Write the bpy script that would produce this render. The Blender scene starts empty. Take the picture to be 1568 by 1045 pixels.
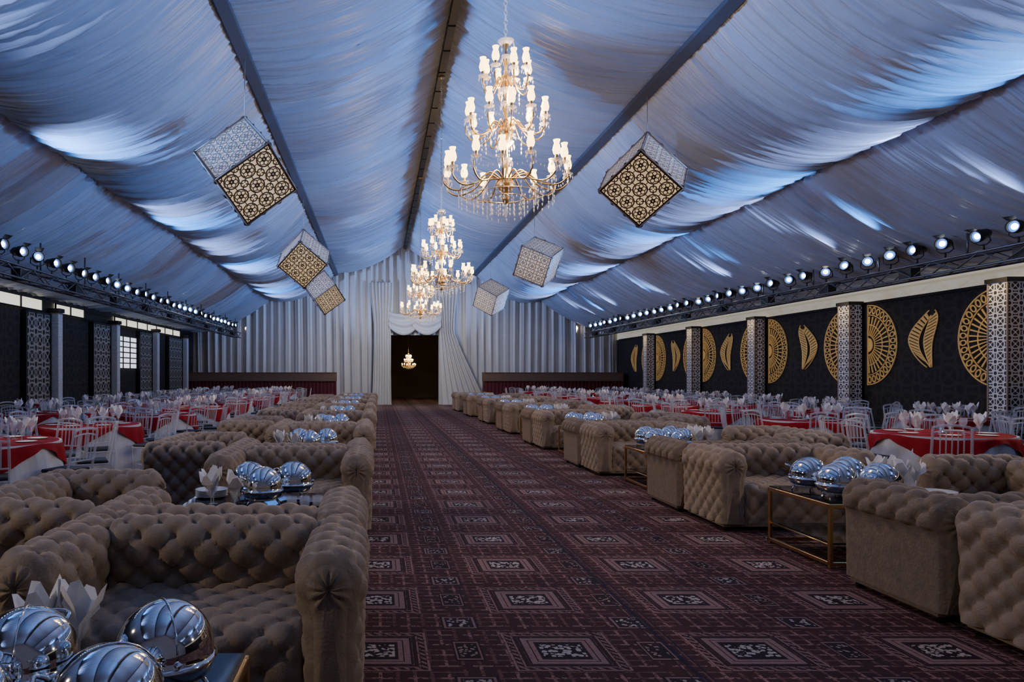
import bpy, math, random
from math import sin, cos, pi, sqrt, exp, atan2, floor
from mathutils import Vector, Matrix
random.seed(7)
SC = bpy.context.scene
COL = SC.collection

# ------------------------------------------------------------------ nodes
class X:
    nt = None
    def __init__(s, sock): s.k = sock
def _m(op, *a, clamp=False):
    n = X.nt.nodes.new('ShaderNodeMath'); n.operation = op; n.use_clamp = clamp
    for i, v in enumerate(a):
        if isinstance(v, X): X.nt.links.new(v.k, n.inputs[i])
        else: n.inputs[i].default_value = v
    return X(n.outputs[0])
X.__add__ = lambda a, b: _m('ADD', a, b)
X.__radd__ = lambda a, b: _m('ADD', a, b)
X.__sub__ = lambda a, b: _m('SUBTRACT', a, b)
X.__mul__ = lambda a, b: _m('MULTIPLY', a, b)
X.__rmul__ = lambda a, b: _m('MULTIPLY', a, b)
X.__truediv__ = lambda a, b: _m('DIVIDE', a, b)
X.__lt__ = lambda a, b: _m('LESS_THAN', a, b)
X.__gt__ = lambda a, b: _m('GREATER_THAN', a, b)
def fr(a): return _m('FRACT', a)
def ab(a): return _m('ABSOLUTE', a)
def mx(a, b): return _m('MAXIMUM', a, b)
def mn(a, b): return _m('MINIMUM', a, b)
def band(a, lo, hi): return (a > lo) * (a < hi)

def new_mat(name):
    m = bpy.data.materials.new(name); m.use_nodes = True
    nt = m.node_tree; b = nt.nodes['Principled BSDF']; X.nt = nt
    return m, nt, b
def setb(b, **k):
    for kk, v in k.items():
        b.inputs[kk.replace('_', ' ')].default_value = v
def mixc(nt, fac, a, b):
    n = nt.nodes.new('ShaderNodeMix'); n.data_type = 'RGBA'
    if isinstance(fac, X): nt.links.new(fac.k, n.inputs[0])
    else: n.inputs[0].default_value = fac
    for i, v in ((6, a), (7, b)):
        if isinstance(v, (tuple, list)): n.inputs[i].default_value = (*v[:3], 1)
        else: nt.links.new(v, n.inputs[i])
    return n.outputs[2]
def mat(name, col, rough=.5, metal=0, var=.12, nscale=8, bump=0, bscale=60, emis=None, es=0, alpha=1, sheen=0, spec=.5):
    m, nt, b = new_mat(name)
    tc = nt.nodes.new('ShaderNodeTexCoord')
    no = nt.nodes.new('ShaderNodeTexNoise'); no.inputs['Scale'].default_value = nscale
    no.inputs['Detail'].default_value = 4
    nt.links.new(tc.outputs['Object'], no.inputs['Vector'])
    c = mixc(nt, X(no.outputs[0]), tuple(x*(1-var) for x in col), tuple(min(1, x*(1+var)) for x in col))
    nt.links.new(c, b.inputs['Base Color'])
    setb(b, Roughness=rough, Metallic=metal, Alpha=alpha)
    b.inputs['Specular IOR Level'].default_value = spec
    if sheen:
        b.inputs['Sheen Weight'].default_value = sheen
        b.inputs['Sheen Roughness'].default_value = .4
        b.inputs['Sheen Tint'].default_value = (min(1, col[0]*3), min(1, col[1]*3), min(1, col[2]*3), 1)
    if bump:
        n2 = nt.nodes.new('ShaderNodeTexNoise'); n2.inputs['Scale'].default_value = bscale
        nt.links.new(tc.outputs['Object'], n2.inputs['Vector'])
        bp = nt.nodes.new('ShaderNodeBump'); bp.inputs['Strength'].default_value = bump
        bp.inputs['Distance'].default_value = .01
        nt.links.new(n2.outputs[0], bp.inputs['Height']); nt.links.new(bp.outputs[0], b.inputs['Normal'])
    if emis:
        b.inputs['Emission Color'].default_value = (*emis, 1); b.inputs['Emission Strength'].default_value = es
    return m

M_ceil = mat('ceiling_satin', (.45, .48, .57), .36, var=.06, nscale=1.5, sheen=.15, spec=.7)
# fine gathered pleats running across the hall (ridge to eave)
def pleat_bump(m):
    nt = m.node_tree; X.nt = nt; b = nt.nodes['Principled BSDF']
    tc = nt.nodes.new('ShaderNodeTexCoord'); sp = nt.nodes.new('ShaderNodeSeparateXYZ')
    nt.links.new(tc.outputs['Object'], sp.inputs[0])
    mp = nt.nodes.new('ShaderNodeMapping'); mp.inputs['Scale'].default_value = (.10, .45, 0)
    nt.links.new(tc.outputs['Object'], mp.inputs[0])
    n = nt.nodes.new('ShaderNodeTexNoise'); n.inputs['Scale'].default_value = 1; n.inputs['Detail'].default_value = 1
    nt.links.new(mp.outputs[0], n.inputs['Vector'])
    y = X(sp.outputs[1]) + X(n.outputs[0])*1.0
    h = ab(_m('SINE', y*19.0)) + ab(_m('SINE', y*31.7+1.3))*.5
    bp = nt.nodes.new('ShaderNodeBump'); bp.inputs['Strength'].default_value = .8; bp.inputs['Distance'].default_value = .020
    nt.links.new(h.k, bp.inputs['Height']); nt.links.new(bp.outputs[0], b.inputs['Normal'])
pleat_bump(M_ceil)
M_curt = mat('silver_curtain', (.58, .57, .56), .42, var=.05, nscale=2, sheen=.2)
M_black = mat('black_paint', (.012, .012, .014), .5)
M_bandglow = mat('cream_band_glow', (.62, .58, .46), .7, emis=(1, .90, .66), es=.26)  # cream fabric; its lit look is put in as faint emission
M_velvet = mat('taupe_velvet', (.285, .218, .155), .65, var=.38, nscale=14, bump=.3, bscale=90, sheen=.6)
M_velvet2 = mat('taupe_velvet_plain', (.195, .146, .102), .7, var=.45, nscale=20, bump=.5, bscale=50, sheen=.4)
M_foot = mat('black_foot', (.02, .015, .012), .4)
M_brass = mat('brass', (.75, .5, .2), .28, 1)
M_gold = mat('gold_leaf_paint_glow', (.80, .52, .18), .4, .3, emis=(1, .62, .2), es=.07)  # faint emission in the gold stands in for warm uplight
M_steel = mat('polished_steel', (.78, .77, .75), .06, 1, var=.03)
M_glasst = mat('black_glass', (.02, .02, .025), .06)
M_napkin = mat('white_napkin', (.86, .85, .84), .8)
M_plate = mat('white_china', (.8, .8, .8), .2)
M_red = mat('red_cloth', (.32, .003, .012), .7, spec=.2)
M_maroon = mat('maroon_skirt', (.09, .008, .016), .8)
M_brown = mat('brown_band', (.16, .10, .07), .7)
M_cloth = mat('white_cloth', (.66, .70, .76), .7)
M_acr = mat('clear_acrylic', (.76, .80, .90), .06, alpha=.34, var=.02, spec=1)
M_glass = mat('clear_glass', (.80, .85, .95), .04, alpha=.28, var=.02, spec=1)
M_seat = mat('black_cushion', (.015, .015, .02), .6)
M_bulb = mat('candle_bulb', (1, .75, .4), .4, emis=(1, .64, .23), es=8.5)
M_crys = mat('crystal', (.95, .90, .80), .05, alpha=.5, var=.02, emis=(1, .75, .4), es=.10)  # warm glow of the bulbs put into the crystal as emission
M_lens = mat('lamp_lens', (1, 1, 1), .3, emis=(.82, .91, 1), es=20)
M_lensr = mat('lamp_lens_rim', (.1, .25, .7), .2, emis=(.10, .30, 1), es=1.4)
M_wlens = mat('warm_lamp_lens', (1, 1, 1), .3, emis=(1, .85, .6), es=20)
M_truss = mat('truss_aluminium', (.14, .14, .15), .4, .8)
M_panelg = mat('lantern_gold_panel', (.80, .58, .32), .6, var=.4, nscale=2, emis=(1, .68, .34), es=.50)
M_panelc = mat('lantern_cream_panel', (.76, .66, .52), .6, var=.3, nscale=2, emis=(1, .80, .56), es=.38)
M_panelw = mat('lantern_white_panel', (.74, .70, .70), .6, var=.2, nscale=2, emis=(1, .84, .72), es=.30)
M_bronze = mat('lantern_bronze', (.055, .028, .012), .5, .3)
M_silver = mat('lantern_silver', (.36, .29, .25), .5, .3)
M_win = mat('bright_window', (.8, .85, .9), .4, emis=(.85, .9, 1), es=1.3)
M_stripglow = mat('wall_top_glow', (.8, .78, .65), .5, emis=(1, .93, .72), es=1.1)  # emissive stand-in for the lit band along the wall top
M_wood = mat('carved_wood', (.12, .06, .03), .5)
M_pil = mat('pale_lattice_pillar', (.55, .55, .56), .6, var=.5, nscale=22)

def lattice_mat(name, cell, fg, bg):
    m, nt, b = new_mat(name)
    tc = nt.nodes.new('ShaderNodeTexCoord'); sp = nt.nodes.new('ShaderNodeSeparateXYZ')
    nt.links.new(tc.outputs['Object'], sp.inputs[0])
    h = X(sp.outputs[0]) + X(sp.outputs[1]); z = X(sp.outputs[2])
    u = ab(fr(h/cell) - .5); v = ab(fr(z/cell) - .5)
    r = _m('SQRT', u*u + v*v)
    r2 = _m('SQRT', (u-.5)*(u-.5) + (v-.5)*(v-.5))
    p = mx(band(r, .34, .46), mx(band(r2, .16, .28), (ab(u-v) < .05)*(r < .34)))
    p = mx(p, r < .10)
    nt.links.new(mixc(nt, p, bg, fg), b.inputs['Base Color'])
    setb(b, Roughness=.5)
    return m
M_latt = lattice_mat('column_lattice', .22, (.80, .79, .78), (.035, .035, .035))
M_latt2 = lattice_mat('panel_lattice', .45, (.28, .26, .23), (.010, .010, .012))
M_dark = lattice_mat('dark_damask_fabric', .60, (.026, .022, .020), (.011, .010, .010))
M_dark.node_tree.nodes['Principled BSDF'].inputs['Roughness'].default_value = .8

# carpet
def carpet():
    m, nt, b = new_mat('patterned_carpet')
    tc = nt.nodes.new('ShaderNodeTexCoord'); sp = nt.nodes.new('ShaderNodeSeparateXYZ')
    nt.links.new(tc.outputs['Object'], sp.inputs[0])
    x = X(sp.outputs[0]); y = X(sp.outputs[1])
    CX, CY = 1.03, .87
    def cell(ox, oy):
        u = ab(fr((x-ox)/CX + 100.5) - .5)*CX
        v = ab(fr((y-oy)/CY + 100.5) - .5)*CY
        return u, v
    u, v = cell(1.0, 3.84)
    d = mx(u, v*1.12)
    u2, v2 = cell(1.0+CX/2, 3.84+CY/2)
    d2 = mx(u2, v2)
    u3, v3 = cell(1.0+CX/2, 3.84)
    d3 = mx(u3*1.8, v3)
    def noise(s, det=3, wx=1):
        n = nt.nodes.new('ShaderNodeTexNoise'); n.inputs['Scale'].default_value = s
        n.inputs['Detail'].default_value = det
        nt.links.new(tc.outputs['Object'], n.inputs['Vector']); return X(n.outputs[0])
    vo = nt.nodes.new('ShaderNodeTexVoronoi'); vo.inputs['Scale'].default_value = 36
    nt.links.new(tc.outputs['Object'], vo.inputs['Vector'])
    leaf = X(vo.outputs['Distance'])
    n1 = noise(3.0); n2 = noise(45)
    base = mixc(nt, n1, (.036, .016, .018), (.080, .027, .027))
    lx = (fr(x/.086) < .22) * (fr(y/.29 + n1*.8) < .72)
    ly = (fr(y/.0725) < .20) * (fr(x/.343 + n1*.6) < .55)
    lines = mx(lx, ly) * (n2 > .42)
    c = mixc(nt, lines*.65, base, (.20, .095, .085))
    mkx = (fr(x/.172) < .10)*(fr(y/.145+fr(x/.344)*.5) < .55)
    mky = (fr(y/.145) < .12)*(fr(x/.172+n1*.4) < .6)
    c = mixc(nt, mx(mkx, mky)*(n2 > .45)*.85, c, (.32, .17, .15))
    c = mixc(nt, band(d, .215, .30), c, (.045, .018, .022))
    ring = mx(band(d, .238, .248), band(d, .283, .297))
    key = band(d, .252, .280)*(fr((x+y)/.055) < .4)
    c = mixc(nt, mx(ring, key)*(n2 > .40), c, (.30, .165, .15))
    dark = d3 < .14
    c = mixc(nt, dark, c, (.026, .012, .018))
    c = mixc(nt, band(d3, .108, .125)*.8, c, (.30, .17, .15))
    c = mixc(nt, (d3 < .09)*(leaf < .36), c, (.32, .22, .19))
    c = mixc(nt, d2 < .11, c, (.030, .014, .022))
    c = mixc(nt, band(d2, .082, .096), c, (.26, .15, .14))
    c = mixc(nt, (d2 < .07)*(leaf < .40), c, (.42, .36, .32))
    c = mixc(nt, d < .212, c, (.036, .016, .024))
    c = mixc(nt, band(d, .135, .200)*(n2 + .38), c, (.31, .185, .165))
    c = mixc(nt, band(d, .160, .167), c, (.05, .02, .025))
    c = mixc(nt, d < .125, c, (.024, .012, .018))
    c = mixc(nt, (mx(u*.88, v*1.22) < .103)*(leaf < .52)*(noise(18) > .40), c, (.50, .42, .37))
    seam = mx(ab(x-1.60) < .014, ab(ab(x-1.60)-.05) < .006)
    seam = mx(seam, ab(fr((y-7.55)/9)-.0) < .0028)
    c = mixc(nt, seam*.85, c, (.012, .012, .03))
    nt.links.new(c, b.inputs['Base Color'])
    setb(b, Roughness=.9); b.inputs['Specular IOR Level'].default_value = .2
    bp = nt.nodes.new('ShaderNodeBump'); bp.inputs['Strength'].default_value = .35; bp.inputs['Distance'].default_value = .006
    nn = noise(160, 2); nt.links.new(nn.k, bp.inputs['Height']); nt.links.new(bp.outputs[0], b.inputs['Normal'])
    return m
M_carpet = carpet()

# ------------------------------------------------------------------ mesh builder
class MB:
    def __init__(s): s.v = []; s.f = []; s.m = []; s.s = []
    def add(s, vs, fs, mt=0, sm=True, M=None):
        o = len(s.v)
        if M is not None: vs = [tuple(M @ Vector(v)) for v in vs]
        s.v += [tuple(v) for v in vs]
        s.f += [tuple(i+o for i in f) for f in fs]
        s.m += [mt]*len(fs); s.s += [sm]*len(fs)
    def box(s, a, b, mt=0, M=None, bev=0):
        x0, y0, z0 = a; x1, y1, z1 = b
        if not bev:
            vs = [(x0,y0,z0),(x1,y0,z0),(x1,y1,z0),(x0,y1,z0),(x0,y0,z1),(x1,y0,z1),(x1,y1,z1),(x0,y1,z1)]
            s.add(vs, [(0,3,2,1),(4,5,6,7),(0,1,5,4),(1,2,6,5),(2,3,7,6),(3,0,4,7)], mt, False, M)
        else:
            e = bev
            def ring(z, i):
                return [(x0+i,y0+e,z),(x0+e,y0+i,z),(x1-e,y0+i,z),(x1-i,y0+e,z),(x1-i,y1-e,z),(x1-e,y1-i,z),(x0+e,y1-i,z),(x0+i,y1-e,z)]
            vs = ring(z0, e*.8)+ring(z0+e, 0)+ring(z1-e, 0)+ring(z1, e*.8)
            fs = []
            for k in range(3):
                for i in range(8):
                    j = (i+1) % 8
                    fs.append((k*8+i, k*8+j, k*8+8+j, k*8+8+i))
            fs.append(tuple(range(7, -1, -1))); fs.append(tuple(range(24, 32)))
            s.add(vs, fs, mt, False, M)
    def lathe(s, prof, n=16, c=(0,0,0), mt=0, M=None, sm=True):
        vs = []; fs = []
        for r, z in prof:
            for i in range(n):
                a = 2*pi*i/n; vs.append((c[0]+r*cos(a), c[1]+r*sin(a), c[2]+z))
        for k in range(len(prof)-1):
            for i in range(n):
                j = (i+1) % n
                fs.append((k*n+i, k*n+j, (k+1)*n+j, (k+1)*n+i))
        s.add(vs, fs, mt, sm, M)
    def tube(s, pts, r, n=6, mt=0, M=None, cap=True):
        P = [Vector(p) for p in pts]; vs = []; fs = []
        up = Vector((0, 0, 1))
        for k, p in enumerate(P):
            t = (P[min(k+1, len(P)-1)]-P[max(k-1, 0)])
            if t.length < 1e-9: t = Vector((0, 0, 1))
            t.normalize()
            a = up if abs(t.dot(up)) < .95 else Vector((1, 0, 0))
            u = t.cross(a).normalized(); w = t.cross(u)
            rr = r[k] if isinstance(r, (list, tuple)) else r
            for i in range(n):
                q = 2*pi*i/n; vs.append(tuple(p+u*cos(q)*rr+w*sin(q)*rr))
        for k in range(len(P)-1):
            for i in range(n):
                j = (i+1) % n
                fs.append((k*n+i, k*n+j, (k+1)*n+j, (k+1)*n+i))
        if cap:
            fs.append(tuple(range(n-1, -1, -1))); fs.append(tuple((len(P)-1)*n+i for i in range(n)))
        s.add(vs, fs, mt, True, M)
    def grid(s, fn, nu, nv, mt=0, sm=True):
        vs = [fn(i/nu, j/nv) for j in range(nv+1) for i in range(nu+1)]
        fs = [(j*(nu+1)+i, j*(nu+1)+i+1, (j+1)*(nu+1)+i+1, (j+1)*(nu+1)+i) for j in range(nv) for i in range(nu)]
        s.add(vs, fs, mt, sm)
    def octa(s, c, r, h, mt=0):
        x, y, z = c
        vs = [(x+r,y,z),(x,y+r,z),(x-r,y,z),(x,y-r,z),(x,y,z+h*.4),(x,y,z-h*.6)]
        s.add(vs, [(0,1,4),(1,2,4),(2,3,4),(3,0,4),(1,0,5),(2,1,5),(3,2,5),(0,3,5)], mt, False)
    def mesh(s, name, mats):
        me = bpy.data.meshes.new(name); me.from_pydata(s.v, [], s.f)
        for m in mats: me.materials.append(m)
        me.polygons.foreach_set('material_index', s.m)
        me.polygons.foreach_set('use_smooth', s.s)
        me.update(); return me
def put(me, name, loc=(0,0,0), rz=0, M=None):
    o = bpy.data.objects.new(name, me); COL.objects.link(o)
    if M is not None: o.matrix_world = M
    else: o.location = loc; o.rotation_euler = (0, 0, rz)
    return o
def catmull(P, n=6):
    P = [Vector(p) for p in P]; out = []
    for i in range(len(P)-1):
        p0 = P[max(i-1, 0)]; p1 = P[i]; p2 = P[i+1]; p3 = P[min(i+2, len(P)-1)]
        for k in range(n):
            t = k/n
            out.append(.5*((2*p1)+(p2-p0)*t+(2*p0-5*p1+4*p2-p3)*t*t+(3*p1-p0-3*p2+p3)*t**3))
    out.append(P[-1]); return out

# ------------------------------------------------------------------ room
RX, RZ, W = 1.35, 8.17, 10.85
SL = .408
XL, XR = RX-W, RX+W
YB, YF = 36.0, -4.0
BD = [0, 3.5, 6.9, W]; SG = [.34, .60, .36]
def ceil_z(d, y):
    d = abs(d); k = 0
    while k < 2 and d > BD[k+1]: k += 1
    s = min(1, (d-BD[k])/(BD[k+1]-BD[k]))
    return RZ-SL*d-SG[k]*4*s*(1-s)*(1+.10*sin(y*1.15+k*2))
def pleat(y, s, k, sd):
    yy = y + .16*sin(s*2.0+y*.45+sd) + .04*sin(y*2.3+k*1.7+sd)
    p = yy/.25 + .55*sin(yy*.83+sd) + .25*sin(yy*2.9+k)
    a = 1-abs(sin(pi*p))
    p2 = yy/.61+.4*sin(yy*1.7+k+sd)+.08*s
    a2 = 1-abs(sin(pi*p2))
    b = sin(2*pi*(yy/.125)+3*sin(yy*1.3+k))
    amp = .095*(.55+.40*sin(yy*1.9+k*2+sd*3))
    return amp*(a**1.3) + .085*a2**3 + .010*b
def build_ceiling():
    mb = MB()
    NY = 1900
    for sd in (-1, 1):
        for k in range(3):
            NS = 12
            def fn(u, v, sd=sd, k=k):
                s = u; y = YF+(YB+.3-YF)*v
                d = BD[k]+(BD[k+1]-BD[k])*s
                env = .55+.45*sin(pi*min(1, max(0, s)))**.5
                z = ceil_z(max(d-1e-6, BD[k]), y) if s > 0 else RZ-SL*d
                if s in (0, 1): z = RZ-SL*d
                z -= pleat(y, s, k, sd)*env
                return (RX+sd*d, y, z)
            mb.grid(fn, NS, NY)
    o = put(mb.mesh('ceiling', [M_ceil]), 'ceiling')
build_ceiling()
mb = MB()
for y in range(int(YF), int(YB)):
    mb.box((RX-.07, y, RZ-.24), (RX+.07, y+.93, RZ-.12), 0)
mb.box((RX-.05, YF, RZ-.22), (RX+.05, YB, RZ-.16), 0)
put(mb.mesh('ridge_beam', [M_black]), 'trim_ridge')
mb = MB()
M_rib = mat('slate_ribbon', (.07, .075, .10), .6)
for sd in (-1, 1):
    for k, w in ((1, .08),):
        d = BD[k]; z = RZ-SL*d-.16
        a = [(RX+sd*(d-w), YF, z+SL*w), (RX+sd*(d+w), YF, z-SL*w), (RX+sd*(d+w), YB, z-SL*w), (RX+sd*(d-w), YB, z+SL*w)]
        b = [(p[0], p[1], p[2]+.08) for p in a]
        mb.add(a+b, [(0,1,2,3),(4,7,6,5),(0,4,5,1),(1,5,6,2),(2,6,7,3),(3,7,4,0)], 0, False)
put(mb.mesh('purlin_ribbons', [M_rib]), 'trim_purlins')

mb = MB(); mb.box((XL-.2, YF-.2, -.1), (XR+.2, 48, 0), 0)
put(mb.mesh('floor', [M_carpet]), 'floor')

WT = RZ-SL*W
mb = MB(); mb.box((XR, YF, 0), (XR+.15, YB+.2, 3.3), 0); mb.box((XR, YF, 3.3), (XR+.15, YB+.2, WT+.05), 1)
put(mb.mesh('wall_right', [M_dark, M_bandglow]), 'wall_right')
mb = MB(); mb.box((XL-.15, YF, 0), (XL, YB+.2, 3.35), 0); mb.box((XL-.15, YF, 3.35), (XL, YB+.2, WT+.05), 1)
put(mb.mesh('wall_left', [M_dark, M_black]), 'wall_left')
mb = MB()
mb.add([(XL, YF-.1, 0), (XR, YF-.1, 0), (XR, YF-.1, WT), (RX, YF-.1, RZ), (XL, YF-.1, WT)], [(0,1,2,3,4)], 0, False)
put(mb.mesh('wall_front', [M_curt]), 'wall_front')

# back curtain wall
def fold(x, z=0):
    xx = x + .012*sin(z*.8+x*.9)
    a = .09*sin(2*pi*xx/.44+2.4*sin(.9*xx)+.9*sin(2.3*xx)) + .030*sin(2*pi*xx/.17+2*sin(1.7*xx)+.2*z)
    a += .08*(1-abs(sin(pi*(xx/1.3+.3*sin(xx)+.01*z))))**2
    return a*(.75+.40*sin(x*.6+1)+.2*sin(x*2.7))
DX0, DX1, DZ = .62, 3.05, 3.55
mb = MB()
def panel(x0, x1, zb, bot=True):
    n = int((x1-x0)/.03)
    def fn(u, v):
        x = x0+(x1-x0)*u; d = abs(x-RX)
        zt = RZ-SL*d+.02
        z = zb+(zt-zb)*v
        return (x, YB+fold(x, z), z)
    mb.grid(fn, n, 26)
panel(XL, DX0, 0.0); panel(DX1, XR, 0.0); panel(DX0, DX1, DZ)
put(mb.mesh('curtain_back', [M_curt]), 'wall_back')
mb = MB()
def drape(xt0, xt1, xm0, xm1, xb0, xb1, zt, y, n=60, pw=2.0):
    def fn(u, v):
        z = zt*(1-v)
        if v < .4:
            t = v/.4; t = t*t*(3-2*t); a = xt0+(xm0-xt0)*t; b = xt1+(xm1-xt1)*t
        else:
            t = (v-.4)/.6; t = t**pw; a = xm0+(xb0-xm0)*t; b = xm1+(xb1-xm1)*t
        x = a+(b-a)*u
        return (x, y+.07*sin(u*2*pi*7)+.02*sin(u*41+v*3)-.20*v, max(z, .01))
    mb.grid(fn, n, 24)
drape(-.45, .75, -.25, .60, -.35, .64, 6.2, YB-.3)
drape(2.7, 4.0, 3.05, 3.8, 3.2, 5.5, 6.2, YB-.3, pw=1.1)
def sw(x0, x1, zt, dz, y, w=.35):
    def fn(u, v):
        x = x0+(x1-x0)*u
        z = zt - v*(w+dz*4*u*(1-u)) - .25*4*u*(1-u)*.5
        return (x, y-.10*sin(v*pi*5)*.5-.12*sin(pi*u), z)
    mb.grid(fn, 24, 30)
sw(.50, 2.0, 4.7, .30, YB-.40, .75); sw(1.7, 3.15, 4.7, .30, YB-.46, .75)
put(mb.mesh('entrance_drape', [M_curt, M_truss]), 'entrance_drapes')
mb = MB()
mb.box((-1.5, YB+.4, 0), (-1.4, 47, 4.2), 0); mb.box((5.4, YB+.4, 0), (5.5, 47, 4.2), 0)
mb.box((-1.5, 47, 0), (5.5, 47.1, 4.2), 0); mb.box((-1.5, YB+.4, 4.2), (5.5, 47.1, 4.3), 0)
put(mb.mesh('vestibule', [mat('vestibule_paint', (.07, .045, .022), .8)]), 'wall_vestibule')

def partition(x0, x1):
    mb = MB(); n = int((x1-x0)/.04)
    def fn(u, v):
        x = x0+(x1-x0)*u
        return (x, 34.4-.02*sin(x*2*pi/.18), .005+1.22*v)
    mb.grid(fn, n, 2, 0)
    mb.box((x0, 34.42, 0.0), (x1, 35.0, 1.2), 0)
    mb.box((x0-.02, 34.32, 1.2), (x1+.02, 35.05, 1.62), 1, bev=.02)
    mb.box((x0-.02, 34.30, 1.60), (x1+.02, 35.07, 1.64), 2)
    put(mb.mesh('skirted_buffet_counter', [M_maroon, M_brown, M_wood]), 'skirted_buffet_counter')
partition(-9.3, -2.1); partition(5.15, 11.9)

# ------------------------------------------------------------------ right wall decor
def lattice_column(x0, x1, y, w=.42, h=3.35):
    mb = MB()
    mb.box((x0, y-w/2, .12), (x1, y+w/2, h-.08), 0)
    mb.box((x0-.04, y-w/2-.04, 0), (x1+.02, y+w/2+.04, .12), 1)
    mb.box((x0-.04, y-w/2-.04, h-.08), (x1+.02, y+w/2+.04, h), 1)
    for yy in (y-w/2, y+w/2):
        mb.box((x0-.012, yy-.015, .12), (x0+.01, yy+.015, h-.08), 2)
    put(mb.mesh('lattice_column', [M_latt, M_black, M_silver]), 'lattice_column')
def arc_strip(mb, r0, r1, a0, a1, n, x, cy, cz, sgn, th=.02, mt=0):
    vs = []; fs = []
    for i in range(n+1):
        a = a0+(a1-a0)*i/n
        for r in (r0, r1):
            for dx in (0, -th):
                vs.append((x+dx, cy+sgn*r*cos(a), cz+r*sin(a)))
    for i in range(n):
        b = i*4
        fs += [(b, b+4, b+6, b+2), (b+1, b+3, b+7, b+5), (b, b+1, b+5, b+4), (b+2, b+6, b+7, b+3)]
    fs += [(0, 2, 3, 1), (n*4, n*4+1, n*4+3, n*4+2)]
    mb.add(vs, fs, mt, False)
def fan(x, cy, cz, sgn, R=1.0):
    mb = MB()
    h = pi/2
    arc_strip(mb, 0.02, .18, -h, h, 16, x, cy, cz, sgn)
    for r, w in ((.24, .016), (.50, .016), (.74, .018), (.97, .024)): arc_strip(mb, r*R, (r+w)*R, -h, h, 36, x, cy, cz, sgn)
    n = 18
    for i in range(n):
        a = -h+pi*(i+.5)/n
        arc_strip(mb, .24*R, .50*R, a-.026, a+.026, 1, x, cy, cz, sgn)
        arc_strip(mb, .52*R, .71*R, a-.022, a+.022, 1, x, cy, cz, sgn)
        for q in range(10):
            t0 = 2*pi*q/10; t1 = 2*pi*(q+1)/10; P = []
            for tt, s in ((t0, 1), (t1, 1), (t1, .66), (t0, .66)):
                rr = R*(.865+.095*s*cos(tt)); aa = a+.073*s*sin(tt)
                P.append((cy+sgn*rr*cos(aa), cz+rr*sin(aa)))
            vs = [(x-.02, p[0], p[1]) for p in P]+[(x, p[0], p[1]) for p in P]
            mb.add(vs, [(0,1,2,3), (4,7,6,5), (0,4,5,1), (2,6,7,3)], 0, False)
    mb.box((x-.02, cy-.012, cz-R), (x, cy+.012, cz+R), 0)
    put(mb.mesh('gold_fan_panel', [M_gold]), 'gold_fan_wall_ornament')
def leaf(x, cy, cz, sgn, H=1.15):
    # curled feather: an outer lobe sweeping round from the top and an inner lobe, split by a curved slit
    mb = MB()
    def slit(t): return (.20*sin(t*pi*1.25-.35)*sgn-.04*sgn, (t-.5)*H)
    def hw(t, side):
        b = sin(pi*min(1, t*.93+.035))**.7
        if side > 0: return .42*b*(1.15-.55*t)
        return .40*b*(.45+.85*t)
    for side in (-1, 1):
        sd = side*sgn
        for i in range(15):
            t0 = .02+i/15*.96; t1 = t0+.042
            up = .11
            a = slit(t0); b = slit(t1)
            w0 = hw(t0, side); w1 = hw(t1, side); g = .07*sin(pi*t0)+.006
            P = [(a[0]+sd*g, a[1]), (a[0]+sd*max(w0, g+.01), a[1]+up), (b[0]+sd*max(w1, g+.01), b[1]+up), (b[0]+sd*g, b[1])]
            vs = [(x, cy+p[0], cz+p[1]) for p in P]+[(x-.02, cy+p[0], cz+p[1]) for p in P]
            mb.add(vs, [(0,3,2,1),(4,5,6,7),(0,1,5,4),(1,2,6,5),(2,3,7,6),(3,0,4,7)], 0, False)
        pts = []; ptm = []
        for q in range(21):
            t = q/20; m_ = slit(t)
            pts.append((x-.012, cy+m_[0]+sd*hw(t, side), cz+m_[1]+.11*min(1, 3*t)))
            ptm.append((x-.012, cy+m_[0]+sd*(.07*sin(pi*t)+.006), cz+m_[1]))
        mb.tube(pts, .014, 5, 0); mb.tube(ptm, .012, 5, 0)
    put(mb.mesh('gold_leaf', [M_gold]), 'gold_leaf_wall_ornament')
cols_y = [9.0, 13.45, 17.9, 22.35, 26.8, 31.25]
for i, y in enumerate(cols_y):
    lattice_column(XR-.40, XR-.08, y)
    fan(XR-.03, y+.36, 2.25, 1); fan(XR-.03, y-.36, 2.25, -1)
    leaf(XR-.03, y+2.2, 2.25, 1 if i % 2 else -1)
mb = MB()
mb.box((XR-.06, YF+.1, 3.26), (XR-.01, YB-.3, 3.32), 0)
mb.box((XR-.05, YF+.1, 0), (XR-.01, YB-.3, .12), 0)
put(mb.mesh('trim_wall', [M_black]), 'trim_right')

for y in (15.9, 20.35, 24.9, 29.4, 33.9):
    mb = MB()
    mb.box((XL+.05, y-.13, 0), (XL+.33, y+.13, 3.40), 0, bev=.02)
    mb.box((XL+.02, y-.17, 0), (XL+.37, y+.17, .14), 1, bev=.01)
    mb.box((XL+.02, y-.17, 3.30), (XL+.37, y+.17, 3.42), 1, bev=.01)
    put(mb.mesh('pillar', [M_pil, M_black]), 'decorative_pillar')
for y0, y1 in ((13.6, 15.6), (18.7, 20.1), (23.1, 24.6), (27.6, 29.1), (31.4, 33.6)):
    mb = MB(); mb.box((XL+.06, y0, .1), (XL+.14, y1, 3.2), 0)
    for yy in (y0, y1): mb.box((XL+.04, yy-.03, 0.0), (XL+.17, yy+.03, 3.25), 1)
    mb.box((XL+.04, y0, 3.2), (XL+.17, y1, 3.26), 1)
    put(mb.mesh('lattice_screen', [M_latt2, M_black]), 'lattice_screen')
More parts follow.
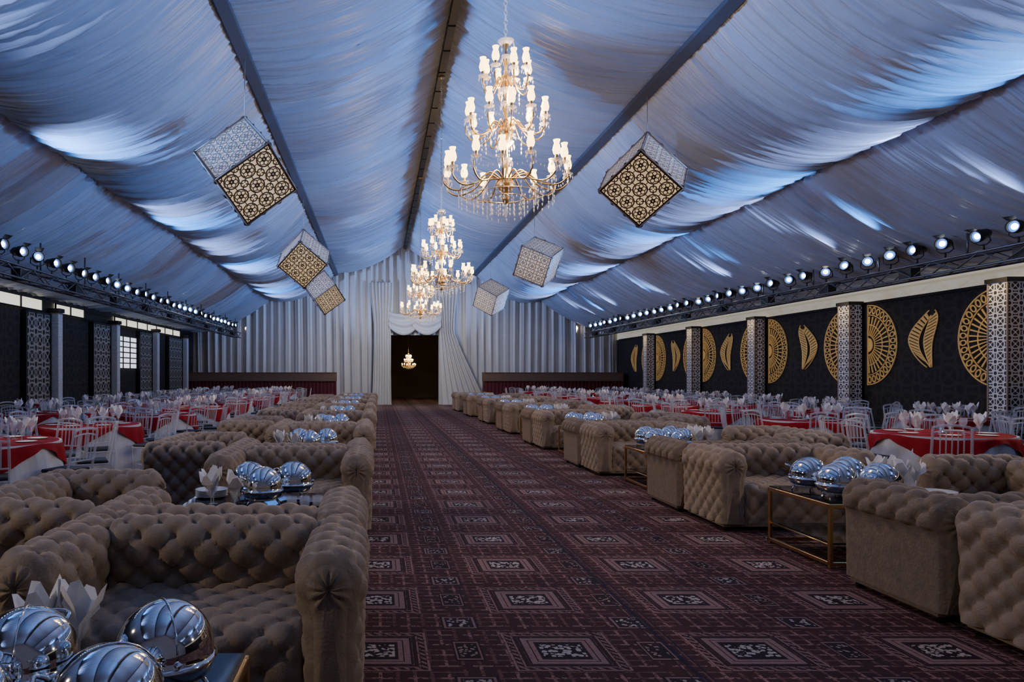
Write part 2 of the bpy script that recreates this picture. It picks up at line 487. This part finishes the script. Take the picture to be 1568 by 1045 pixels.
def window(y0, y1, z0, z1, name, m, nu, nv):
    mb = MB(); x = XL+.05
    mb.box((x-.03, y0, z0), (x, y1, z1), 0)
    for i in range(nu+1):
        yy = y0+(y1-y0)*i/nu; mb.box((x-.01, yy-.025, z0), (x+.03, yy+.025, z1), 1)
    for i in range(nv+1):
        zz = z0+(z1-z0)*i/nv; mb.box((x-.01, y0-.025, zz-.02), (x+.03, y1+.025, zz+.02), 1)
    put(mb.mesh(name, [m, M_black]), name)
window(25.3, 27.5, 1.75, 2.95, 'window_1', M_win, 3, 6)
window(15, 19.8, 3.30, 3.62, 'glow_strip_2', M_stripglow, 4, 1)  # this and the next two: added glowing strips for the lit wall-top band
window(20.6, 22.6, 3.32, 3.60, 'glow_strip_3', M_stripglow, 2, 1)
window(25.2, 33.5, 3.32, 3.60, 'glow_strip_4', M_stripglow, 7, 1)

# ------------------------------------------------------------------ truss & stage lights
def truss(xc, name):
    mb = MB(); y0, y1 = 6, 35; w = .14; z0, z1 = 3.36, 3.60
    for dx in (-w, w):
        for z in (z0, z1): mb.tube([(xc+dx, y0, z), (xc+dx, y1, z)], .025, 6)
    n = int((y1-y0)/.5)
    for i in range(n):
        a = y0+i*.5; b = a+.5
        for dx in (-w, w):
            mb.tube([(xc+dx, a, z0 if i % 2 else z1), (xc+dx, b, z1 if i % 2 else z0)], .013, 5)
        mb.tube([(xc-w, a, z0 if i % 2 else z1), (xc+w, b, z0 if i % 2 else z1)], .012, 4)
        if i % 5 == 0:
            mb.tube([(xc-w, a, z1), (xc+w, a, z1)], .012, 4)
            mb.box((xc-.10, a+.1, z0+.02), (xc+.10, a+.42, z1-.03), 1, bev=.01)
    y = 8.0
    while y < 35:
        mb.tube([(xc, y, z1), (xc, y, ceil_z(xc-RX, y)-.16)], .018, 6)
        y += 2.2
    put(mb.mesh(name, [M_truss, M_black]), 'lighting_truss')
TXL, TXR = -7.0, 10.35
truss(TXL, 'trussL'); truss(TXR, 'trussR')
def parcan_mesh(lens):
    mb = MB()
    R = Matrix.Rotation(pi/2, 4, 'Y')
    mb.lathe([(0, -.20), (.05, -.195), (.085, -.12), (.095, 0), (.108, .02), (.108, .15), (.096, .15), (.090, .09)], 16, (0,0,0), 0, R)
    mb.lathe([(.052, .095), (.090, .09)], 16, (0,0,0), 2, R)
    mb.lathe([(0, .105), (.03, .103), (.052, .095)], 16, (0,0,0), 1, R)
    mb.tube([(0, -.12, 0), (0, -.13, -.12), (0, -.06, -.17), (0, .06, -.17), (0, .13, -.12), (0, .12, 0)], .011, 5, 0)
    mb.tube([(0, 0, -.17), (0, 0, -.26)], .018, 6, 0)
    mb.add([tuple(R @ Vector(p)) for p in ((-.10,-.07,.15),(-.10,.07,.15),(-.16,.09,.24),(-.16,-.09,.24))], [(0,1,2,3)], 0, False)
    return mb.mesh('par_can', [M_black, lens, M_lensr])
PC = parcan_mesh(M_lens); PW = parcan_mesh(M_wlens)
for xc, sgn in ((TXL, 1), (TXR, -1)):
    y = 6.6; i = 0
    while y < 34.8:
        yaw = (-.55+random.uniform(-.40, .40)) if sgn > 0 else (pi+.55+random.uniform(-.40, .40))
        pit = random.uniform(-.10, .35)
        Mx = Matrix.Translation((xc, y, 3.91)) @ Matrix.Rotation(yaw, 4, 'Z') @ Matrix.Rotation(pit, 4, 'Y')
        put(PW if i % 9 == 5 else PC, 'par_can_stage_light', M=Mx)
        y += .72+random.uniform(-.06, .06); i += 1

# ------------------------------------------------------------------ sofa
def tuft(s, t, S=.175):
    p = (s+t)/S; q = (s-t)/S
    a = abs(sin(pi*p)); b = abs(sin(pi*q))
    dp = p-round(p); dq = q-round(q)
    return .036*(a*b)**.42 - .030*exp(-(dp*dp+dq*dq)/.018)
def resample(P, step):
    out = [Vector(P[0])]; L = 0
    for i in range(1, len(P)):
        a = Vector(P[i-1]); b = Vector(P[i]); d = (b-a).length
        n = max(1, int(round(d/step)))
        for k in range(1, n+1): out.append(a+(b-a)*k/n)
    return out
def sweep(mb, prof, L, T, mask, step=.016, capc=None, caps=(True, True), mt=0, rnd=.03):
    P = resample(prof, step); n = len(P); S = [0]
    for i in range(1, n): S.append(S[-1]+(P[i]-P[i-1]).length)
    N = []
    for i in range(n):
        t = P[min(i+1, n-1)]-P[max(i-1, 0)]
        t = t/(t.length or 1); N.append(Vector((-t[1], t[0])))
    m = max(2, int(L/step)); vs = []
    for j in range(m+1):
        l = L*j/m
        e = min(l, L-l)
        rr = -rnd*(1-sqrt(max(0, 1-(1-min(1, e/rnd))**2)))
        fade = min(1, e/.06)
        for i in range(n):
            k = mask(S[i], P[i])*fade
            off = rr + tuft(S[i], l)*k
            q = P[i]+N[i]*off
            vs.append(T(q[0], l, q[1]))
    fs = [(j*n+i, j*n+i+1, (j+1)*n+i+1, (j+1)*n+i) for j in range(m) for i in range(n-1)]
    mb.add(vs, fs, mt)
    if capc:
        Q = [P[i]+N[i]*(-rnd) for i in range(n)]
        a0, b0 = Q[-1], Q[0]
        Q = Q+[a0+(b0-a0)*k/5 for k in range(1, 6)]
        nq = len(Q)
        for e, l, dr in ((0, 0, -1), (1, L, 1)):
            if not caps[e]: continue
            K = 6; vs = []
            for k in range(K+1):
                f = 1-k/K
                for q0 in Q:
                    q = Vector(capc)+(q0-Vector(capc))*f
                    th = atan2(q0[1]-capc[1], q0[0]-capc[0])
                    bl = .030*(1-f**3)+.010*sin(th*11)*sin(pi*f)*(1 if q0[1] > capc[1]-.12 else .2)
                    if k == K: bl = .010
                    vs.append(T(q[0], l+dr*bl, q[1]))
            fs = [(k*nq+i, k*nq+i+1, (k+1)*nq+i+1, (k+1)*nq+i) for k in range(K) for i in range(nq-1)]
            mb.add(vs, fs, mt)
SW, SD = 1.55, .88
def roll_prof(w, flare=.02, H=.76, z0=.07):
    r = w*.47; cx = w/2; cz = H-r-.01
    P = [(.035, z0), (.03, cz-.14), (.028, cz-.09)]
    for k in range(13):
        a = pi*1.08-(pi*1.16)*k/12
        P.append((cx+r*cos(a), cz+r*sin(a)))
    P += [(w-.04, cz-.13), (w-.045, z0)]
    return P, (cx, cz)
def sofa_mesh(outer, name, m):
    mb = MB()
    w = .27
    P, cc = roll_prof(w)
    zt = cc[1]
    def mask(s, p):
        if p[0] < w/2 and p[1] <= zt-.05: return outer
        return 1
    sweep(mb, P, SD, lambda a, l, z: (a, l, z), mask, capc=cc)
    sweep(mb, P, SD, lambda a, l, z: (SW-a, l, z), mask, capc=cc)
    Pb, cb = roll_prof(.26)
    def maskb(s, p):
        if p[0] < .13 and p[1] <= cb[1]-.05: return outer
        return 1
    sweep(mb, Pb, SW-2*w+.06, lambda a, l, z: (w-.03+l, SD-a, z), maskb)
    Ps = [(.0, .07), (.0, .34), (.012, .385), (.045, .41), (.09, .42), (.62, .43), (.64, .40)]
    sweep(mb, Ps, SW-2*w+.04, lambda a, l, z: (w-.02+l, a+.05, z), lambda s, p: .9 if s > .28 else .55, rnd=.015)
    mb.box((.05, .04, .04), (SW-.05, SD-.05, .12), 0)
    for x in (.09, SW-.09):
        for y in (.08, SD-.09):
            mb.lathe([(.0, 0), (.022, 0), (.032, .05), (.0, .055)], 8, (x, y, 0), 1)
    return mb.mesh(name, [m, M_foot])
SOFA = sofa_mesh(1.0, 'tufted_sofa', M_velvet)
SOFAP = sofa_mesh(0.0, 'plain_sofa', M_velvet2)
def sofa(me, x0, y0, face):
    if face == 'S': put(me, 'tufted_sofa', (x0, y0, 0), 0)
    elif face == 'N': put(me, 'tufted_sofa', (x0+SW, y0+SD, 0), pi)
    elif face == 'E': put(me, 'tufted_sofa', (x0+SD, y0, 0), pi/2)
    elif face == 'W': put(me, 'tufted_sofa', (x0, y0+SW, 0), -pi/2)

# ------------------------------------------------------------------ coffee table + tableware
def ctable_mesh(lx, ly, h=.51):
    mb = MB(); t = .03
    mb.box((0, 0, h-.012), (lx, ly, h), 0)
    for y in (-.01, ly-t+.01):
        mb.box((-.01, y, h-.045), (lx+.01, y+t, h-.010), 1, bev=.004)
        mb.box((-.01, y, .02), (lx+.01, y+t, .05), 1, bev=.004)
    for x in (-.01, lx-t+.01):
        mb.box((x, 0, h-.045), (x+t, ly, h-.011), 1, bev=.004)
        mb.box((x, 0, .02), (x+t, ly, .05), 1, bev=.004)
        for y in (-.01, ly-t+.01):
            mb.box((x, y, 0), (x+t, y+t, h-.02), 1, bev=.004)
    mb.box((.05, .05, .17), (lx-.05, ly-.05, .185), 0)
    for x in (.02, lx-.02): mb.tube([(x, .02, .175), (x, ly-.02, .175)], .008, 5, 1)
    return mb.mesh('coffee_table', [M_glasst, M_brass])
CT = ctable_mesh(1.15, .85)
def cloche_mesh():
    mb = MB(); R = .150
    prof = [(R*1.06, .105), (R*1.08, .112), (R*1.01, .118)]
    for k in range(12):
        a = -.10+(pi/2+.10)*k/11
        prof.append((R*cos(a)+1e-4, .135+R*1.0*sin(a)))
    mb.lathe(prof, 32, (0,0,0), 0)
    mb.lathe([(R*1.06, .105), (R*.95, .065), (.10, .045), (0.001, .045)], 24, (0,0,0), 0)
    pts = [(R*1.012*cos(a)*cos(.35), R*1.012*cos(a)*sin(.35), .135+R*1.012*sin(a)) for a in [pi*i/16 for i in range(17)]]
    mb.tube(pts, .0035, 4, 0)
    for s in (-1, 1): mb.octa((s*R*1.03*cos(.35), s*R*1.03*sin(.35), .135), .014, .03, 0)
    mb.lathe([(.11, .04), (.118, .045), (.11, .05)], 20, (0,0,0), 0)
    for i in range(3):
        a = 2*pi*i/3+.4
        mb.tube([(.112*cos(a), .112*sin(a), .045), (.135*cos(a), .135*sin(a), .02), (.14*cos(a), .14*sin(a), .003)], .007, 6, 0)
    mb.tube(catmull([(R*.92, -.045, .20), (R*1.12, -.04, .215), (R*1.16, 0, .22), (R*1.12, .04, .215), (R*.92, .045, .20)], 3), .007, 6, 0)
    return mb.mesh('cloche', [M_steel])
CL = cloche_mesh()
def add_glass(mb, c, mg, s=1):
    mb.lathe([(.001, 0), (.035*s, .002), (.034*s, .006), (.006, .012), (.005, .075*s), (.018, .09*s), (.036*s, .12*s), (.040*s, .155*s), (.036*s, .19*s)], 12, c, mg)
def add_napkin(mb, c, mn_, seed=0, s=1.0):
    rnd = random.Random(seed)
    base = rnd.uniform(0, 6)
    for i in range(5):
        a = base+2*pi*i/5+rnd.uniform(-.4, .4); tilt = rnd.uniform(.03, .075)*s; h = rnd.uniform(.22, .29)*s
        ca, sa = cos(a), sin(a); wd = rnd.uniform(.045, .058)*s
        P = [(0, 0, .085*s), (.012, -wd*.45, .14*s), (.02, 0, .14*s), (.012, wd*.45, .14*s), (tilt*.8, -wd, h*.78), (tilt*.4+.02, 0, h*.74), (tilt*.8, wd, h*.80), (tilt*1.2, -wd*.35, h+.01), (tilt*1.25, wd*.3, h+.02)]
        vs = [(c[0]+x*ca-y*sa, c[1]+x*sa+y*ca, c[2]+z) for x, y, z in P]
        mb.add(vs, [(0,1,2), (0,2,3), (1,4,5,2), (2,5,6,3), (4,7,5), (5,7,8), (5,8,6)], mn_, False)
def napg(seed):
    mb = MB(); add_glass(mb, (0,0,0), 0); add_napkin(mb, (0,0,.0), 1, seed)
    return mb.mesh('napkin_in_goblet', [M_glass, M_napkin])
NG = [napg(3), napg(8)]
def plates():
    mb = MB()
    for i in range(5):
        z = .012*i
        mb.lathe([(.001, z+.002), (.07, z+.002), (.13, z+.014), (.13, z+.018), (.07, z+.007), (.001, z+.007)], 28, (0,0,0), 0)
    return mb.mesh('plate_stack', [M_plate])
PL = plates()
def tray():
    mb = MB()
    mb.box((-.15, -.09, 0), (.15, .09, .012), 0, bev=.004)
    for y in (-.09, .08): mb.box((-.15, y, .01), (.15, y+.01, .03), 0)
    for i in range(3): mb.lathe([(.03, .012), (.038, .012), (.038, .09), (.034, .09), (.03, .02)], 12, (-.095+.095*i, 0, 0), 1)
    return mb.mesh('glass_tray', [M_glasst, M_glass])
TR = tray()
def dress(x, y, flip, k, dz=.51):
    z = dz
    def PX(u): return x+(1.15-u if flip else u)
    if k == 0:
        pl = []; cl = [(.20, .55), (.60, .48), (.24, .18), (.62, .13)]; ng = [(.56, .76), (.67, .73), (.95, .5)]
    elif flip:
        cl = [(.70, .66), (.34, .66), (.54, .33)]; ng = [(.90, .18), (.70, .07), (.92, .34)]; pl = [(1.01, .66)]
    else:
        cl = [(.19, .20), (.19, .58), (.55, .22), (.55, .62)]; ng = [(.83, .40), (1.02, .48), (.84, .66), (1.02, .74)]; pl = [(.97, .17)]
    for a in cl: put(CL, 'chafing_cloche', (PX(a[0]), y+a[1], z), random.uniform(0, 6))
    for i, a in enumerate(ng): put(NG[i % 2], 'napkin_in_goblet', (PX(a[0]), y+a[1], z), random.uniform(0, 6))
    for a in pl: put(PL, 'plate_stack', (PX(a[0]), y+a[1], z))
    if k and flip: put(TR, 'glass_tray', (PX(.20), y+.16, z), .2)

for k in range(8):
    yb = 2.9+3.6*k
    xo = random.uniform(-.05, .03) if k > 1 else 0
    sofa(SOFA, -.07-SW+xo, yb, 'S')
    sofa(SOFA, -.07-SW+xo-.02, yb+.92, 'N')
    if k: sofa(SOFA, -2.56, yb-2.50, 'E')
    put(CT, 'coffee_table', (-1.50 if k else -1.62, yb-1.42 if k else 1.66, 0))
    dress(-1.50 if k else -1.62, yb-1.42 if k else 1.66, True, k)
sofa(SOFA, -2.55, 1.20, 'E')
for k in range(8):
    yb = 3.05+3.7*k + (.22 if k == 0 else 0)
    xo = random.uniform(-.06, .04) if k > 1 else (.10 if k == 0 else 0)
    sofa(SOFA, 3.27+xo, yb, 'S')
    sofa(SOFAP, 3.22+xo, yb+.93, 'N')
    if k:
        sofa(SOFA, 4.98, yb-1.72, 'W')
        put(CT, 'coffee_table', (3.5, yb-1.28, 0)); dress(3.5, yb-1.28, False, k)

# ------------------------------------------------------------------ dining tables and chairs
def dtable_mesh():
    mb = MB(); R = .75; n = 64
    def skirt(u, v):
        a = 2*pi*u
        r = R+.004+.05*v+(.035*v**.6)*sin(a*14+.6*sin(3*a))
        return (r*cos(a), r*sin(a), .745*(1-v)+.005)
    mb.grid(skirt, 112, 6, 0)
    mb.lathe([(.001, .747), (R, .747)], 48, (0,0,0), 0)
    def over(u, v):
        a = 2*pi*u
        if v < .4:
            r = (R+.012)*v/.4+.001; z = .757
        else:
            t = (v-.4)/.6
            dr = .06+.25*abs(cos(2*a))**1.5
            r = R+.015+.03*t+.02*t*sin(a*18); z = .757-dr*t
        return (r*cos(a), r*sin(a), z)
    mb.grid(over, 96, 8, 1)
    return mb.mesh('round_dining_table', [M_cloth, M_red])
DT = dtable_mesh()
def setting_mesh(seed):
    mb = MB(); rnd = random.Random(seed)
    for i in range(7):
        a = 2*pi*i/7+.3; r = .50
        c = (r*cos(a), r*sin(a), 0)
        mb.lathe([(.001, .002), (.07, .002), (.115, .012), (.07, .006), (.001, .006)], 16, c, 1)
        add_glass(mb, (c[0]*.8+.03, c[1]*.8, 0), 0, .9); add_napkin(mb, (c[0]*.8+.03, c[1]*.8, 0), 1, seed*10+i, .92)
        add_glass(mb, (c[0]*.62-.05, c[1]*.62+.04, 0), 0, 1.05)
    mb.lathe([(.001, 0), (.09, .003), (.09, .01), (.02, .02), (.015, .12), (.07, .16), (.075, .17), (.001, .15)], 18, (0,0,0), 2)
    return mb.mesh('place_settings', [M_glass, M_napkin, M_steel])
STS = [setting_mesh(1), setting_mesh(2)]
def chair_mesh():
    mb = MB(); s = .20
    for x in (-s+.015, s-.015):
        mb.tube([(x, -s+.02, 0), (x, -s+.02, .43)], [.012, .018], 6, 0)
        mb.tube(catmull([(x, s, 0), (x, s-.02, .44), (x*.98, s+.02, .68), (x*.95, s+.06, .90)], 3), .016, 6, 0)
        mb.tube([(x, -s+.02, .2), (x, s-.01, .2)], .009, 5, 0)
    for y, z in ((-s+.02, .22), (s-.01, .22)):
        mb.tube([(-s+.015, y, z), (s-.015, y, z)], .009, 5, 0)
    mb.box((-s, -s, .43), (s, s-.01, .455), 0, bev=.008)
    mb.box((-s+.015, -s+.015, .455), (s-.015, s-.04, .49), 1, bev=.015)
    def back(u, z): return (u*(s-.02), s+(z-.44)*.13-.01+.015*(1-u*u), z+(.03*(1-u*u) if z > .8 else 0))
    for z, r in ((.90, .018), (.84, .011), (.58, .011)):
        mb.tube([back(u/4, z) for u in range(-4, 5)], r, 6, 0)
    for u in (-.6, -.3, 0, .3, .6):
        mb.tube([back(u, .58), back(u, .84)], .008, 5, 0)
    return mb.mesh('acrylic_dining_chair', [M_acr, M_seat])
CH = chair_mesh()
ti = 0
for xs, y0 in (((-4.3, -6.9), 7.9), ((7.2, 9.85), 9.0)):
    for x in xs:
        y = y0 + (0 if x in (-4.3, 7.2) else .5)
        while y < 32.5:
            px = x+random.uniform(-.12, .12); py = y+random.uniform(-.1, .1)
            put(DT, 'dining_table', (px, py, 0), random.uniform(0, 1))
            put(STS[ti % 2], 'place_settings', (px, py, .757), random.uniform(0, 1))
            a0 = random.uniform(0, .9)
            for i in range(8):
                a = a0+2*pi*i/8; r = 1.04+random.uniform(0, .06)
                put(CH, 'acrylic_dining_chair', (px+r*cos(a), py+r*sin(a), 0), a-pi/2+random.uniform(-.12, .12))
            y += 2.9; ti += 1

# ------------------------------------------------------------------ chandeliers
def chandelier_mesh():
    mb = MB()
    rnd = random.Random(5)
    tiers = [(0, .66, 14, .0), (.55, .42, 11, .1), (1.03, .25, 8, .15)]
    for z0, R, n, ph in tiers:
        for i in range(n):
            a = 2*pi*i/n+ph; ca, sa = cos(a), sin(a)
            pr = [(.03, z0-.10), (R*.30, z0-.02), (R*.55, z0-.15), (R*.82, z0-.19), (R*.99, z0-.12), (R, z0-.03)]
            mb.tube([(r*ca, r*sa, z) for r, z in [(q[0], q[1]) for q in catmull([(p[0], p[1], 0) for p in pr], 4)]], .009, 5, 0)
            zz = z0+(.05 if i % 2 else 0)
            c = (R*ca*(.93 if i % 2 else 1), R*sa*(.93 if i % 2 else 1), zz)
            mb.lathe([(.004, -.045), (.02, -.035), (.052, -.022), (.055, -.015), (.015, -.02)], 10, c, 1)
            mb.lathe([(.012, -.03), (.020, 0), (.016, .01), (.020, .03)], 8, c, 0)
            mb.lathe([(.012, .02), (.034, .04), (.042, .075), (.033, .12), (.025, .14), (.036, .175), (.014, .165)], 10, c, 2)
            for k in range(5):
                b = 2*pi*k/5
                mb.octa((c[0]+.05*cos(b), c[1]+.05*sin(b), zz-.05), .008, .05, 1)
            mb.octa((c[0], c[1], z0-.10), .012, .08, 1)
            a2 = 2*pi*(i+1)/n+ph
            for k in range(1, 6):
                t = k/6; aa = a+(a2-a)*t
                mb.octa((R*.97*cos(aa), R*.97*sin(aa), z0-.03-.30*R*t*(1-t)*1.4), .007, .03, 1)
            for k in range(3):
                mb.octa((R*.6*ca, R*.6*sa, z0-.2-.045*k), .008, .04, 1)
    mb.lathe([(.001, -.34), (.03, -.32), (.045, -.27), (.02, -.23), (.07, -.19), (.10, -.13), (.05, -.06), (.02, 0), (.035, .08), (.02, .2), (.03, .3), (.06, .38), (.09, .44), (.04, .5), (.018, .58), (.035, .68), (.02, .78), (.03, .86), (.07, .94), (.03, 1.0), (.015, 1.1), (.03, 1.2), (.012, 1.3), (.04, 1.36), (.015, 1.42)], 14, (0,0,0), 0)
    for z, r in ((.12, .07), (.30, .09), (.72, .06), (.86, .08), (1.22, .05), (1.38, .09)):
        mb.lathe([(.015, z-.03), (r*.6, z-.02), (r, z+.02), (r*.9, z+.015), (.02, z-.01)], 14, (0,0,0), 1)
        for k in range(10):
            a = 2*pi*k/10; mb.octa((r*cos(a), r*sin(a), z-.03), .008, .06, 1)
    for R, z, n, m in ((.50, -.22, 26, 3), (.34, -.26, 20, 3), (.20, -.30, 14, 4)):
        for i in range(n):
            a = 2*pi*i/n
            for k in range(m): mb.octa((R*cos(a), R*sin(a), z-.05*k-rnd.uniform(0, .02)), .008, .042, 1)
        mb.tube([(R*cos(2*pi*i/24), R*sin(2*pi*i/24), z+.02) for i in range(25)], .005, 4, 0, cap=False)
    mb.octa((0, 0, -.42), .03, .12, 1)
    z = 1.42; k = 0
    while z < 4.25:
        ax = (1, 0) if k % 2 else (0, 1)
        pts = []
        for i in range(9):
            a = 2*pi*i/8; pts.append((ax[0]*.016*cos(a), ax[1]*.016*cos(a), z+.03+.03*sin(a)))
        mb.tube(pts, .0045 if k > 10 else .007, 4, 1 if k < 10 else 0, cap=False)
        z += .05; k += 1
    mb.lathe([(.001, 4.28), (.07, 4.27), (.06, 4.24), (.01, 4.22)], 12, (0,0,0), 0)
    return mb.mesh('chandelier', [M_brass, M_crys, M_bulb])
CHM = chandelier_mesh()
def light(kind, loc, energy, color, name, target=None, **k):
    l = bpy.data.lights.new(name, kind); l.energy = energy; l.color = color
    for a, b in k.items(): setattr(l, a, b)
    o = bpy.data.objects.new(name, l); COL.objects.link(o); o.location = loc
    if target is not None:
        o.rotation_euler = (Vector(target)-Vector(loc)).to_track_quat('-Z', 'Y').to_euler()
    return o
for y in (7.5, 15.2, 22.9):
    put(CHM, 'crystal_chandelier', (RX, y, 3.66))
    for dz in (.25, .85):
        light('POINT', (RX+.12, y, 3.66+dz), 75, (1, .72, .42), 'chandelier_glow', shadow_soft_size=.12)
o = put(CHM, 'crystal_chandelier', (1.75, 41.5, 2.1)); o.scale = (.62, .62, .485)
light('POINT', (1.9, 41.3, 2.5), 90, (1, .7, .35), 'vestibule_glow', shadow_soft_size=.1)

# ------------------------------------------------------------------ cube lanterns
def cube_mesh(L, G):
    mb = MB(); h = L/2
    faces = [((1,0,0),(0,1,0),(0,0,-1), 'g'), ((1,0,0),(0,1,0),(0,0,1), 'w'),
             ((0,1,0),(0,0,1),(1,0,0), 'w'), ((0,1,0),(0,0,1),(-1,0,0), 'w'),
             ((1,0,0),(0,0,1),(0,1,0), 'w'), ((1,0,0),(0,0,1),(0,-1,0), 'w')]
    for U, V, Nn, ty in faces:
        U = Vector(U); V = Vector(V); Nn = Vector(Nn)
        pm, lm = (0, 2) if ty == 'g' else (1, 3)
        q = h-.012
        mb.add([U*a*q+V*b*q+Nn*q for a, b in ((-1,-1),(1,-1),(1,1),(-1,1))], [(0,1,2,3)], pm, False)
        def ann(cx, cy, r0, r1, n=20, a0=0, a1=2*pi):
            vs = []
            for i in range(n+1):
                a = a0+(a1-a0)*i/n
                for r in (r0, r1):
                    vs.append(U*(cx+r*cos(a))+V*(cy+r*sin(a))+Nn*h)
            mb.add(vs, [(2*i, 2*i+1, 2*i+3, 2*i+2) for i in range(n)], lm, False)
        def bar(x0, y0, x1, y1, w):
            d = Vector((x1-x0, y1-y0)); d.normalize(); p = Vector((-d[1], d[0]))*w/2
            vs = [U*x+V*y+Nn*h for x, y in ((x0+p[0], y0+p[1]), (x1+p[0], y1+p[1]), (x1-p[0], y1-p[1]), (x0-p[0], y0-p[1]))]
            mb.add(vs, [(0,1,2,3)], lm, False)
        for s in (-1, 1):
            bar(-h, s*(h-.02), h, s*(h-.02), .04); bar(s*(h-.02), -h, s*(h-.02), h, .04)
        c = (L-.08)/3
        for i in range(3):
            for j in range(3):
                cx = (i-1)*c; cy = (j-1)*c
                ann(cx, cy, c*.36, c*.43, 20); ann(cx, cy, c*.04, c*.11, 8)
                for k in range(6):
                    a = pi/3*k
                    ann(cx+c*.22*cos(a), cy+c*.22*sin(a), c*.09, c*.14, 10)
                for sx in (-1, 1):
                    for sy in (-1, 1):
                        ann(cx+sx*c/2, cy+sy*c/2, c*.17, c*.235, 8)
                        bar(cx+sx*c*.28, cy+sy*c*.28, cx+sx*c*.46, cy+sy*c*.46, .018)
                bar(cx-c/2, cy, cx-c*.41, cy, .014); bar(cx+c/2, cy, cx+c*.41, cy, .014)
                bar(cx, cy-c/2, cx, cy-c*.41, .014); bar(cx, cy+c/2, cx, cy+c*.41, .014)
    for a in (-1, 1):
        for b in (-1, 1):
            mb.tube([(a*h, b*h, -h), (a*h, b*h, h)], .012, 4, 3); mb.tube([(a*h, -h, b*h), (a*h, h, b*h)], .012, 4, 3); mb.tube([(-h, a*h, b*h), (h, a*h, b*h)], .012, 4, 3)
    return mb.mesh('cube_lantern', [G, M_panelw, M_bronze if G is M_panelg else M_silver, M_silver])
CB = cube_mesh(1.0, M_panelg); CBC = cube_mesh(.98, M_panelc)
def lantern(c, e1, e3, me=None):
    c = Vector(c); e3 = Vector(e3).normalized(); e1 = Vector(e1)
    e1 = (e1-e3*e1.dot(e3)).normalized(); e2v = e3.cross(e1)
    M = Matrix((e1, e2v, e3)).transposed().to_4x4(); M.translation = c
    par = put(me or CB, 'cube_lantern', M=M)
    best = max([M @ Vector((a*.5, b*.5, d*.5)) for a in (-1,1) for b in (-1,1) for d in (-1,1)], key=lambda v: v.z)
    mb = MB()
    top = Vector((best.x, best.y, ceil_z(best.x-RX, best.y)-.05))
    Mi = M.inverted()
    mb.tube([Mi @ best, Mi @ top], .008, 5, 0)
    w = bpy.data.objects.new('hanging_wire', mb.mesh('hanging_wire', [M_silver])); COL.objects.link(w)
    w.parent = par
lantern((-2.15, 11.4, 4.80), (.37, .74, -.56), (-.48, .62, .62))
lantern((-2.12, 20.0, 4.80), (.74, .34, -.60), (.0, .87, .50))
lantern((-2.12, 27.5, 4.72), (.37, .74, -.56), (-.48, .62, .62))
lantern((4.80, 12.8, 5.05), (.75, .08, -.63), (.38, .72, .54))
lantern((4.80, 21.2, 4.92), (-.8, .4, .43), (.55, .74, .40), CBC)
lantern((4.78, 30.0, 4.82), (-.6, .5, .5), (.66, .64, .40), CBC)

# ------------------------------------------------------------------ lights
BL = (.04, .33, 1.0)
for y in (2.8, 8.8, 14.0, 19.2, 25.0, 31.0):
    light('SPOT', (TXR-.25, y-.6, 4.0), 3600, BL, 'blue_uplight', (6.8, y, 4.95), spot_size=math.radians(48), spot_blend=.9, shadow_soft_size=.05)
for y in (5.5, 11.5, 17.2, 24.4, 31.0):
    light('SPOT', (TXL+.25, y-.6, 4.0), 3200, BL, 'blue_uplight', (-4.1, y, 5.05), spot_size=math.radians(48), spot_blend=.9, shadow_soft_size=.05)
for y in (-3, 1.5, 6, 10.5, 15, 19.5, 24, 28.5, 32):
    for xc, s in ((TXL+.2, 1), (TXR-.2, -1)):
        light('SPOT', (xc, y, 3.95), 1700, (.34, .49, 1), 'wash_uplight', (xc+s*8, y+2.5, 6.0), spot_size=math.radians(56), spot_blend=.8, shadow_soft_size=.08)
for y in (0, 7, 14, 21, 28, 34):
    for xc, s in ((TXL+.2, 1), (TXR-.2, -1)):
        light('SPOT', (xc, y+2, 3.95), 450, (1, .82, .60), 'floor_wash', (RX-s*.5, y+2.5, 0), spot_size=math.radians(85), spot_blend=1, shadow_soft_size=.10)
for y in (27, 31):
    light('SPOT', (RX, y, 5.0), 380, (1, .95, .90), 'curtain_wash', (RX, 36, 1.5), spot_size=math.radians(130), spot_blend=1, shadow_soft_size=.1)
for y in cols_y:
    light('SPOT', (XR-.9, y, 3.5), 30, (1, .72, .35), 'wall_washer', (XR, y, 2.1), spot_size=math.radians(120), spot_blend=1, shadow_soft_size=.05)

w = bpy.data.worlds.new('world'); SC.world = w; w.use_nodes = True
w.node_tree.nodes['Background'].inputs[0].default_value = (.05, .07, .12, 1)
w.node_tree.nodes['Background'].inputs[1].default_value = .3

cd = bpy.data.cameras.new('camera'); cam = bpy.data.objects.new('camera', cd); COL.objects.link(cam)
cam.location = (0, 0, 1.5); cam.rotation_euler = (pi/2, 0, 0)
cd.sensor_width = 36; cd.lens = 1080/1568*36
cd.shift_x = (784-580)/1568; cd.shift_y = (575-522.5)/1568
cd.clip_start = .05; cd.clip_end = 200
SC.camera = cam
